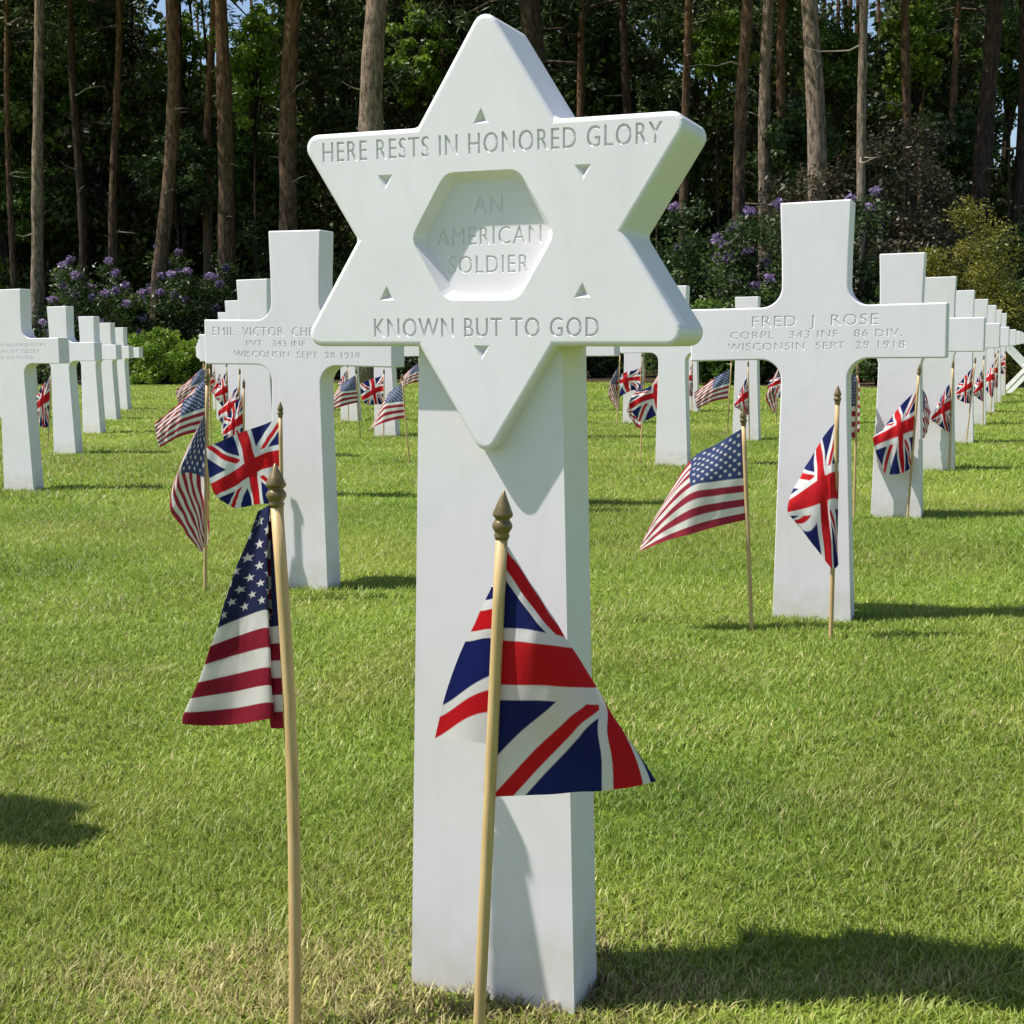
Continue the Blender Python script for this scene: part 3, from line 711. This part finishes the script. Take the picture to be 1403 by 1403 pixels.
def with_limbs(name, V, C, mat, limbs, wood):
    """leaf quads plus woody limbs in one crown mesh"""
    LV, LF = [], []
    for path, rad in limbs:
        v, f = tube(path, rad, 6); o = len(LV)
        LV += [tuple(k) for k in v]; LF += [tuple(q+o for q in ff) for ff in f]
    n = len(V)//4; nv = len(V)
    loops = [np.arange(n*4)]; starts = [np.arange(n)*4]; lo = n*4; mi = [np.zeros(n, int)]
    st = []; lp = []
    for f in LF:
        st.append(lo); lp += [q+nv for q in f]; lo += len(f)
    loops.append(np.array(lp, int)); starts.append(np.array(st, int)); mi.append(np.ones(len(LF), int))
    VV = np.concatenate([V, np.array(LV)]); CC = np.concatenate([C, np.full((len(LV), 3), .1)])
    return fast_mesh(name, VV, np.concatenate(loops), np.concatenate(starts), [mat, wood], CC, np.concatenate(mi))

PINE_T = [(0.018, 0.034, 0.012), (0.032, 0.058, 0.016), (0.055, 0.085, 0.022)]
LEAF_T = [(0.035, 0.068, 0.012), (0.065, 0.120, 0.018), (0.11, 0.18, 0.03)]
SUNLIT_T = [(0.08, 0.14, 0.014), (0.15, 0.24, 0.024), (0.22, 0.32, 0.04)]  # sunlight on the leaves put into brighter tints
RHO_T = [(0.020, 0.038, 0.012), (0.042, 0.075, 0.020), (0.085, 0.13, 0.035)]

def pine_crown(seed):
    """whorls of limbs with needle tufts; origin at the crown's base, about 9 m tall"""
    rng = np.random.default_rng(seed); rr = random.Random(seed)
    cs, sz, limbs = [], [], []
    for k in range(30):
        z = rr.uniform(0, 8.6); a = rr.uniform(0, 2*math.pi)
        reach = rr.uniform(.55, 1.0)*(3.4 if z < 5 else 3.4*(9.4-z)/4.4)
        pts = []
        for t in (0, .35, .7, 1):
            pts.append((reach*t*math.cos(a), reach*t*math.sin(a), z+reach*(.28*t-.18*t*t*(1 if z > 3 else 2.6))))
        limbs.append((pts, [.055, .04, .025, .01]))
        for t in (.5, .72, .92, 1.05):
            p = np.array(pts[1])*(1-t)+np.array(pts[3])*t if t < 1 else np.array(pts[3])
            cs.append(p+rng.normal(0, .22, 3)); sz.append(np.array([.62, .62, .34])*rr.uniform(.7, 1.3))
    V, C = leaf_cloud(cs, sz, 30, .27, .055, PINE_T, rng, 0.3, True)
    return with_limbs('crown', V, C, NEEDLE, limbs, BARK)

def leafy_crown(seed, rx, rz, tints, n=46, per=120, ln=.15, wd=.085):
    rng = np.random.default_rng(seed); rr = random.Random(seed)
    cs, sz, limbs = [], [], []
    for k in range(n):
        d = rng.normal(size=3); d /= np.linalg.norm(d)
        p = d*np.array([rx, rx, rz])*rr.uniform(.35, 1.0)+np.array([0, 0, rz])
        cs.append(p); sz.append(np.array([.5, .5, .32])*rr.uniform(.6, 1.35)*(rx/2.2)**.5)
        if k % 3 == 0: limbs.append(([(0, 0, max(0, p[2]-rz*.8)), tuple(p*np.array([.5, .5, .9])), tuple(p)], [.05, .03, .008]))
    V, C = leaf_cloud(cs, sz, per, ln, wd, tints, rng, 0.2)
    return with_limbs('crown', V, C, LEAF, limbs, BARK_DARK)

CROWNS = [pine_crown(k) for k in (1, 2, 3, 4)]

def trunk_path(h, lean, rr, wob=.05):
    a = rr.uniform(0, 6.28); ph = rr.uniform(0, 6.28)
    out = []
    for k in range(26):
        z = h*k/25 if k else -0.3
        w = wob*math.sin(z*.55+ph)*min(1, z/3)
        out.append((lean*z*math.cos(YAW)+w*math.cos(a), lean*z*math.sin(YAW)+w*math.sin(a), z))
    return out

def pine(x, y, lean, r, label, seed, mat, branches=3, crown_at=None, h=None):
    rr = random.Random(seed)
    h = h or rr.uniform(17, 20)
    root = empty('pine_tree', (x, y, 0))
    tag(root, label, 'tree', 'tall pines standing behind the lawn')
    path = trunk_path(h, lean, rr, .07+.3*r)
    rad = []
    for k, p in enumerate(path):
        t = max(0, p[2])/h
        rad.append(r*(1.08-.75*t)*(1+.35*math.exp(-p[2]*2.2))*rr.uniform(.91, 1.09))
    V, Fc = tube(path, rad, 14)
    mesh_obj('trunk', V, Fc, mat, root, True)
    ca = crown_at or (rr.uniform(10.2, 12) if y < 33 else rr.uniform(8, 10.5))
    cr = link(bpy.data.objects.new('crown', CROWNS[seed % 4]), root)
    k = min(range(len(path)), key=lambda q: abs(path[q][2]-ca))
    cr.location = (path[k][0], path[k][1], ca); cr.rotation_euler = (0, 0, rr.uniform(0, 6.28))
    cr.scale = (rr.uniform(.85, 1.2),)*2+((h+.8-ca)/9.2,)
    for b in range(branches):                                         # dead snags below the crown
        z = rr.uniform(2.2, ca); k = min(range(len(path)), key=lambda q: abs(path[q][2]-z))
        a = rr.uniform(0, 6.28); L = rr.uniform(.35, 1.3)
        bx, by = path[k][0], path[k][1]; z = path[k][2]
        sag = rr.uniform(-.5, .35)
        pts = [(bx+L*t*math.cos(a+.5*t), by+L*t*math.sin(a+.5*t), z+L*(sag*t+rr.uniform(-.04, .04)+.3*t*t*(1 if sag < 0 else -.6))) for t in (0.02, .25, .5, .75, 1)]
        v, f = tube(pts, [.02+.04*r, .02, .015, .010, .005], 6)
        mesh_obj('branch', v, f, TWIG, root, True)
    return root

TREES = [
 (-25.56, 25.78, .066, .189, 'pine with pale sunlit lower bark behind the crosses at the far left', 'P'),
 (-29.76, 29.48, .042, .107, 'slim reddish pine at the very left edge of the wood', ''),
 (-27.04, 29.5, .029, .163, 'dark pine third from the left edge of the wood', 'D'),
 (-31.94, 33.99, .059, .12, 'thin dark pine between the pale left pine and its neighbour', 'D'),
 (-26.81, 30.67, .06, .155, 'slender pine with pale snags over the left purple rhododendron', ''),
 (-31.24, 37.5, .036, .128, 'distant slim pine left of the pale leaning trunk', 'D'),
 (-21.79, 26.22, .086, .224, 'leaning pine lit along its left side over the left rhododendrons', ''),
 (-23.54, 30.91, .065, .174, 'reddish pine left of the thick brown pair, left half of the wood', ''),
 (-20.53, 27.81, .016, .262, 'thick upright brown pine in the left half of the wood', ''),
 (-18.66, 27.49, .07, .276, 'thick leaning pine rising behind the top of the large left cross', ''),
 (-23.02, 38.67, .02, .136, 'distant thin pine right of the pine over the large left cross', 'D'),
 (-14.09, 23.94, .058, .334, 'stout pale grey pine trunk just left of the star headstone top', 'P'),
 (-19.84, 37.79, .031, .143, 'thin brown pine right of the stout pale grey trunk', ''),
 (-17.79, 36.46, .002, .2, 'dark pine hidden behind the left slope of the star top', 'D'),
 (-10.9, 26.31, .006, .327, 'stout dark pine directly behind the star top on its right', 'D'),
 (-16.2, 38.19, -.009, .153, 'distant dark pine behind the star top', 'D'),
 (-12.51, 34.28, .023, .147, 'thin pine just right of the star top', ''),
 (-10.46, 32.95, -.005, .162, 'dark pine above the right shoulder of the star', 'D'),
 (-8.64, 31.53, .028, .143, 'slim sunlit pine above the right tip of the star', ''),
 (-6.13, 27.15, .028, .167, 'pine left of the pale pair, left of the large right cross top', ''),
 (-5.97, 29.37, .017, .187, 'pale sunlit pine left of the large right cross top', 'P'),
 (-6.04, 32.58, -.002, .143, 'narrow pine between two pale pines over the large right cross', ''),
 (-4.16, 25.79, -.007, .238, 'stout pale pine rising right above the large right cross', 'P'),
 (-3.09, 25.15, .008, .103, 'slim yellowish tree with curved bare branches right of the large right cross', 'B'),
 (-2.82, 30.65, .009, .131, 'slim forked pine over the golden green bush, left side', ''),
 (-1.86, 34.27, .005, .112, 'distant pine over the golden green bush, right side', ''),
 (-.97, 29.23, .029, .228, 'thick dark leaning pine near the right edge of the wood', 'D'),
 (-.08, 32.83, -.018, .135, 'dark pine at the right edge of the wood', 'D'),
 (-2.74, 38.23, -.04, .113, 'far slim pine between the forked pine and the golden bush', ''),
]
for k, (x, y, ln, r, lab, kind) in enumerate(TREES):
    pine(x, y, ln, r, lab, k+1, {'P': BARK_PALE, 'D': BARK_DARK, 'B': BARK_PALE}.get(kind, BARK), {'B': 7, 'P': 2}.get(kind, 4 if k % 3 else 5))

# the wood goes on behind; unseen pines are added on the left for shade
def rear_wood():
    rng = np.random.default_rng(77); rr = random.Random(77)
    V, C, limbs = [], [], []
    cs, sz = [], []
    gaps = [(-28.8, 38.49, 12.16, 0.8), (-27.07, 39.19, 13.34, 0.7), (-29.31, 38.29, 13.07, 0.5), (-6.39, 47.54, 12.82, 0.6), (-0.66, 49.85, 10.06, 0.45), (-0.81, 49.79, 8.31, 0.4), (-10.84, 45.74, 10.7, 0.3)]     # openings between the crowns where sky shows
    def open_sky(x, y, z):
        for gx, gy, gz, gr in gaps:
            f = math.hypot(x-CAM.x, y-CAM.y)/math.hypot(gx-CAM.x, gy-CAM.y)
            if math.dist((x, y, z-.75), (CAM.x+(gx-CAM.x)*f, CAM.y+(gy-CAM.y)*f, (gz-.75)*f)) < gr*f+1.1: return True
        return False
    for k in range(4200):
        dd = rr.uniform(43, 62); t = rr.uniform(-.52, .50)
        x = CAM.x+dd*(-math.sin(YAW)+t*math.cos(YAW)); y = CAM.y+dd*(math.cos(YAW)+t*math.sin(YAW))
        z = rr.uniform(0, 1)**1.15*17
        if open_sky(x, y, z): continue
        cs.append((x, y, z)); sz.append((rr.uniform(.7, 1.6), rr.uniform(.7, 1.6), rr.uniform(.4, .9)))
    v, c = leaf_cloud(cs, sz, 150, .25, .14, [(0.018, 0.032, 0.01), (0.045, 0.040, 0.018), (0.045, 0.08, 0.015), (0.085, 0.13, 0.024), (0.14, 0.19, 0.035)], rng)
    cs, sz = [], []
    for k in range(2300):
        dd = rr.uniform(63, 76); t = rr.uniform(-.55, .52)
        x = CAM.x+dd*(-math.sin(YAW)+t*math.cos(YAW)); y = CAM.y+dd*(math.cos(YAW)+t*math.sin(YAW))
        z = rr.uniform(0, 1)**1.25*19
        if open_sky(x, y, z): continue
        cs.append((x, y, z)); sz.append((1.6, 1.6, 1.1))
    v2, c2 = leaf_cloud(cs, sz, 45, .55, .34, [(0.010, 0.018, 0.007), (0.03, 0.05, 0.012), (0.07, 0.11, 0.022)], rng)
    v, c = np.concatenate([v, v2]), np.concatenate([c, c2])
    for k in range(75):
        dd = rr.uniform(44, 64); t = rr.uniform(-.52, .5)
        x = CAM.x+dd*(-math.sin(YAW)+t*math.cos(YAW)); y = CAM.y+dd*(math.cos(YAW)+t*math.sin(YAW))
        r = rr.uniform(.09, .22)
        limbs.append(([(x, y, -.2), (x+rr.uniform(-.2, .2), y, 8), (x+rr.uniform(-.5, .5), y, 18)], [r, r*.7, r*.3]))
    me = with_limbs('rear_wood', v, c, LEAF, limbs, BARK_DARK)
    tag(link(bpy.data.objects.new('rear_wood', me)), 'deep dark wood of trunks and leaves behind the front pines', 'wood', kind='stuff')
rear_wood()

def shade_pines():
    """unseen pines added on the sunny side to shade the wood"""
    rr = random.Random(91)
    spots = []
    for k in range(12):
        x = rr.uniform(-52, -32); y = edge_y(x)+rr.uniform(2.5, 18)
        spots.append((x, y))
    return spots
for k, (x, y) in enumerate(shade_pines()):
    pine(x, y, random.Random(k).uniform(-.02, .04), random.Random(k+50).uniform(.12, .26), 'unseen pine added beyond the left edge to shade the wood', 200+k, BARK_DARK, 1)

def sapling(x, y, h, rx, rz, tints, label, seed, group='leafy young trees under the pines', n=46, per=120):
    rr = random.Random(seed)
    root = empty('leafy_sapling', (x, y, 0)); tag(root, label, 'tree', group)
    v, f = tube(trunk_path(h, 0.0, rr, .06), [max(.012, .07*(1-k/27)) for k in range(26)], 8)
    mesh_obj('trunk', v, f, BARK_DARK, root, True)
    cr = link(bpy.data.objects.new('crown', leafy_crown(seed, rx, rz, tints, n, per)), root)
    cr.location = (0, 0, h-2*rz+.4)

SAPS = [(-30.0, 31.54, 6.92, 1.47, 1.71, 'G', 'leafy sapling behind the pale pine at the left edge'),
(-32.1, 32.84, 11.11, 1.53, 2.04, 'G', 'tall leafy sapling high at the left edge of the wood'),
(-28.82, 33.09, 10.36, 1.25, 1.75, 'G', 'leafy sapling among the slender pines at left'),
(-27.35, 35.84, 12.72, 1.31, 2.09, 'L', 'bright sunlit sapling right of the leaning pine'),
(-21.32, 30.73, 11.15, 0.93, 2.44, 'L', 'sunlit lime green sapling between the thick brown pines'),
(-23.07, 33.25, 7.81, 1.19, 1.43, 'G', 'low leafy sapling between the thick brown pines'),
(-23.55, 29.83, 7.16, 1.22, 1.56, 'R', 'dark leafy sapling behind the left rhododendrons'),
(-20.46, 33.23, 11.0, 1.17, 2.8, 'R', 'dark leafy sapling left of the stout pale trunk'),
(-18.13, 35.25, 11.35, 1.0, 1.67, 'L', 'bright green sapling right of the stout pale trunk'),
(-17.83, 38.61, 12.81, 1.53, 2.3, 'G', 'leafy sapling behind the left slope of the star top'),
(-12.87, 38.45, 11.99, 1.71, 2.2, 'R', 'dark leafy sapling right of the star top'),
(-10.53, 36.16, 8.61, 1.25, 1.82, 'R', 'dark leafy sapling above the right star tip'),
(-8.56, 35.88, 10.25, 0.89, 1.33, 'L', 'bright green sapling left of the pale pines over the right cross'),
(-4.83, 34.15, 9.51, 1.03, 1.64, 'G', 'leafy sapling behind the tree with curved branches'),
(-2.99, 35.97, 10.32, 1.06, 1.9, 'L', 'sunlit green sapling above the golden bush'),
(-0.5, 35.9, 10.05, 1.03, 2.06, 'G', 'leafy sapling at the right edge of the wood'),
(-1.63, 32.2, 6.41, 1.13, 1.13, 'R', 'dark leafy sapling behind the golden bush'),
(-5.21, 29.68, 6.14, 1.1, 1.1, 'R', 'dark leafy sapling behind the large right cross')]
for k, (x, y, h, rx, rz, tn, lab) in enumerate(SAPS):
    sapling(x, y, h, rx, rz, {'L': SUNLIT_T, 'G': LEAF_T, 'R': RHO_T}[tn], lab, 300+k)

def shrub(name, x, y, w, h, label, cat, seed, tints, flowers=0, per=150, ln=.12, wd=.05, n=60, group=None, depth=.75, bx=.5):
    rng = np.random.default_rng(seed); rr = random.Random(seed)
    root = empty(name, (x, y, 0)); tag(root, label, cat, group)
    cs, sz, tops = [], [], []
    for k in range(n):
        a = rr.uniform(0, 6.28); e = rr.random()
        el = math.asin(min(1, e*1.02)); f = rr.uniform(.55, 1.0)*rr.choice((1, 1, .9, 1.1))
        p = np.array([w/2*math.cos(a)*math.cos(el)**bx*f, w/2*depth*math.sin(a)*math.cos(el)**bx*f, h*(.06+.9*math.sin(el)*f)])
        cs.append(p); s_ = rr.uniform(.22, .42)*(h/2.2)**.5; sz.append((s_, s_, s_*.75)); tops.append(p+p/np.linalg.norm(p)*s_*.8)
    V, C = leaf_cloud(cs, sz, per, ln, wd, tints, rng, .3)
    stems = [([(rr.uniform(-.15, .15), rr.uniform(-.15, .15), -.1), tuple(cs[k]*.55), tuple(cs[k])], [.035, .022, .006]) for k in range(0, n, 4)]
    link(bpy.data.objects.new('foliage', with_limbs('foliage', V, C, LEAF, stems, BARK_DARK)), root)
    if flowers:
        pk = [t for t in tops if t[2] > h*.3]; rr.shuffle(pk)
        fc = [p+rng.normal(0, .06, 3) for p in pk[:flowers]]
        V, C = leaf_cloud(fc, [(.13, .13, .11)]*len(fc), 60, .075, .065, [(.15, .10, .23), (.24, .165, .34), (.35, .26, .44)], rng)
        link(bpy.data.objects.new('blossoms', leaf_mesh('blossoms', V, C, LEAF)), root)

SHRUBS = [('rhododendron', -22.73, 24.77, 2.92, 3.53, 'dark rhododendron with purple blossom behind the left crosses', 'shrub', 'R', 48),
('rhododendron', -21.02, 26.53, 3.4, 3.67, 'rhododendron with scattered purple blossom left of the large left cross', 'shrub', 'R', 48),
('rhododendron', -25.9, 25.64, 2.67, 2.53, 'dark flowerless rhododendron at the left edge of the lawn end', 'shrub', 'R', 0),
('shrub', -19.89, 23.97, 2.21, 1.64, 'low bright green shrub at the lawn edge left of the large left cross', 'shrub', 'L', 0),
('shrub', -21.49, 24.19, 1.7, 1.05, 'low dark green shrub behind the left column of crosses', 'shrub', 'G', 0),
('shrub', -19.82, 28.1, 3.08, 4.41, 'tall dark shrub behind the large left cross', 'shrub', 'R', 0),
('shrub', -17.2, 28.08, 3.0, 3.7, 'dark shrub between the large left cross and the star', 'shrub', 'R', 0),
('shrub', -14.73, 27.45, 2.49, 2.62, 'dark shrub behind the lower left star point', 'shrub', 'R', 0),
('shrub', -12.27, 27.91, 3.02, 2.56, 'dark shrub straight behind the star headstone', 'shrub', 'R', 0),
('shrub', -9.71, 27.86, 2.75, 3.0, 'dark shrub behind the right half of the star', 'shrub', 'R', 0),
('rhododendron', -6.59, 23.73, 2.02, 3.53, 'dark rhododendron with few blossoms just right of the star', 'shrub', 'R', 10),
('rhododendron', -4.77, 22.31, 2.02, 3.38, 'rhododendron with lilac blossom left of the large right cross top', 'shrub', 'R', 34),
('shrub', -5.17, 21.28, 1.54, 1.82, 'low green shrub above the left arm of the large right cross', 'shrub', 'G', 0),
('rhododendron', -2.99, 22.49, 1.56, 3.23, 'rhododendron with purple blossom right of the large right cross top', 'shrub', 'R', 20),
('shrub', -4.16, 25.79, 2.42, 5.12, 'tall grey brown shrub behind the large right cross', 'shrub', 'B', 0),
('shrub', -2.28, 26.55, 3.06, 5.7, 'tall brownish shrub behind the golden bush', 'shrub', 'B', 0),
('golden_bush', -0.64, 19.66, 1.71, 2.74, 'rounded golden green clipped bush at the right', 'shrub', 'Y', 0),
('shrub', -2.03, 20.72, 1.44, 1.64, 'low dark shrub between the right column of crosses and golden bush', 'shrub', 'R', 0),
('shrub', 0.17, 21.61, 1.18, 1.98, 'dark shrub at the right edge behind the last crosses', 'shrub', 'R', 0),
('shrub', -0.1, 26.35, 2.02, 4.02, 'tall dark shrub at the right edge of the wood', 'shrub', 'R', 0)]
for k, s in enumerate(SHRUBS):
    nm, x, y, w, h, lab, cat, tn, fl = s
    tnt = {'R': RHO_T, 'G': LEAF_T, 'L': SUNLIT_T, 'Y': [(.07, .08, .010), (.15, .15, .018), (.26, .23, .04)], 'B': [(.035, .035, .018), (.07, .064, .034), (.13, .11, .065)]}[tn]
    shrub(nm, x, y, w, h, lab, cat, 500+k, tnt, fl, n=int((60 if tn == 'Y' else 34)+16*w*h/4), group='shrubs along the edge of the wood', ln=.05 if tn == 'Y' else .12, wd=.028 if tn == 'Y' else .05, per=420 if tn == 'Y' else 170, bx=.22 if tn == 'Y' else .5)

# white crossed timbers at the far right end of the lawn
def trestle():
    root = empty('trestle', (0.42, 16.7, 0), (0, 0, R(6)))
    tag(root, 'white crossed timber trestle at the far right end of the lawn', 'trestle')
    def beam(name, a, b, w=.07):
        v, f = tube([a, b], [w*.6, w*.6], 4); mesh_obj(name, v, f, WHITEWOOD, root)
    for yy in (0, .9):
        beam('leg', (-.32, yy, -.02), (.34, yy+.05, .70)); beam('leg', (.34, yy+.09, -.02), (-.32, yy+.12, .70))
    beam('rail', (0, -.15, .40), (0, 1.2, .40))
trestle()
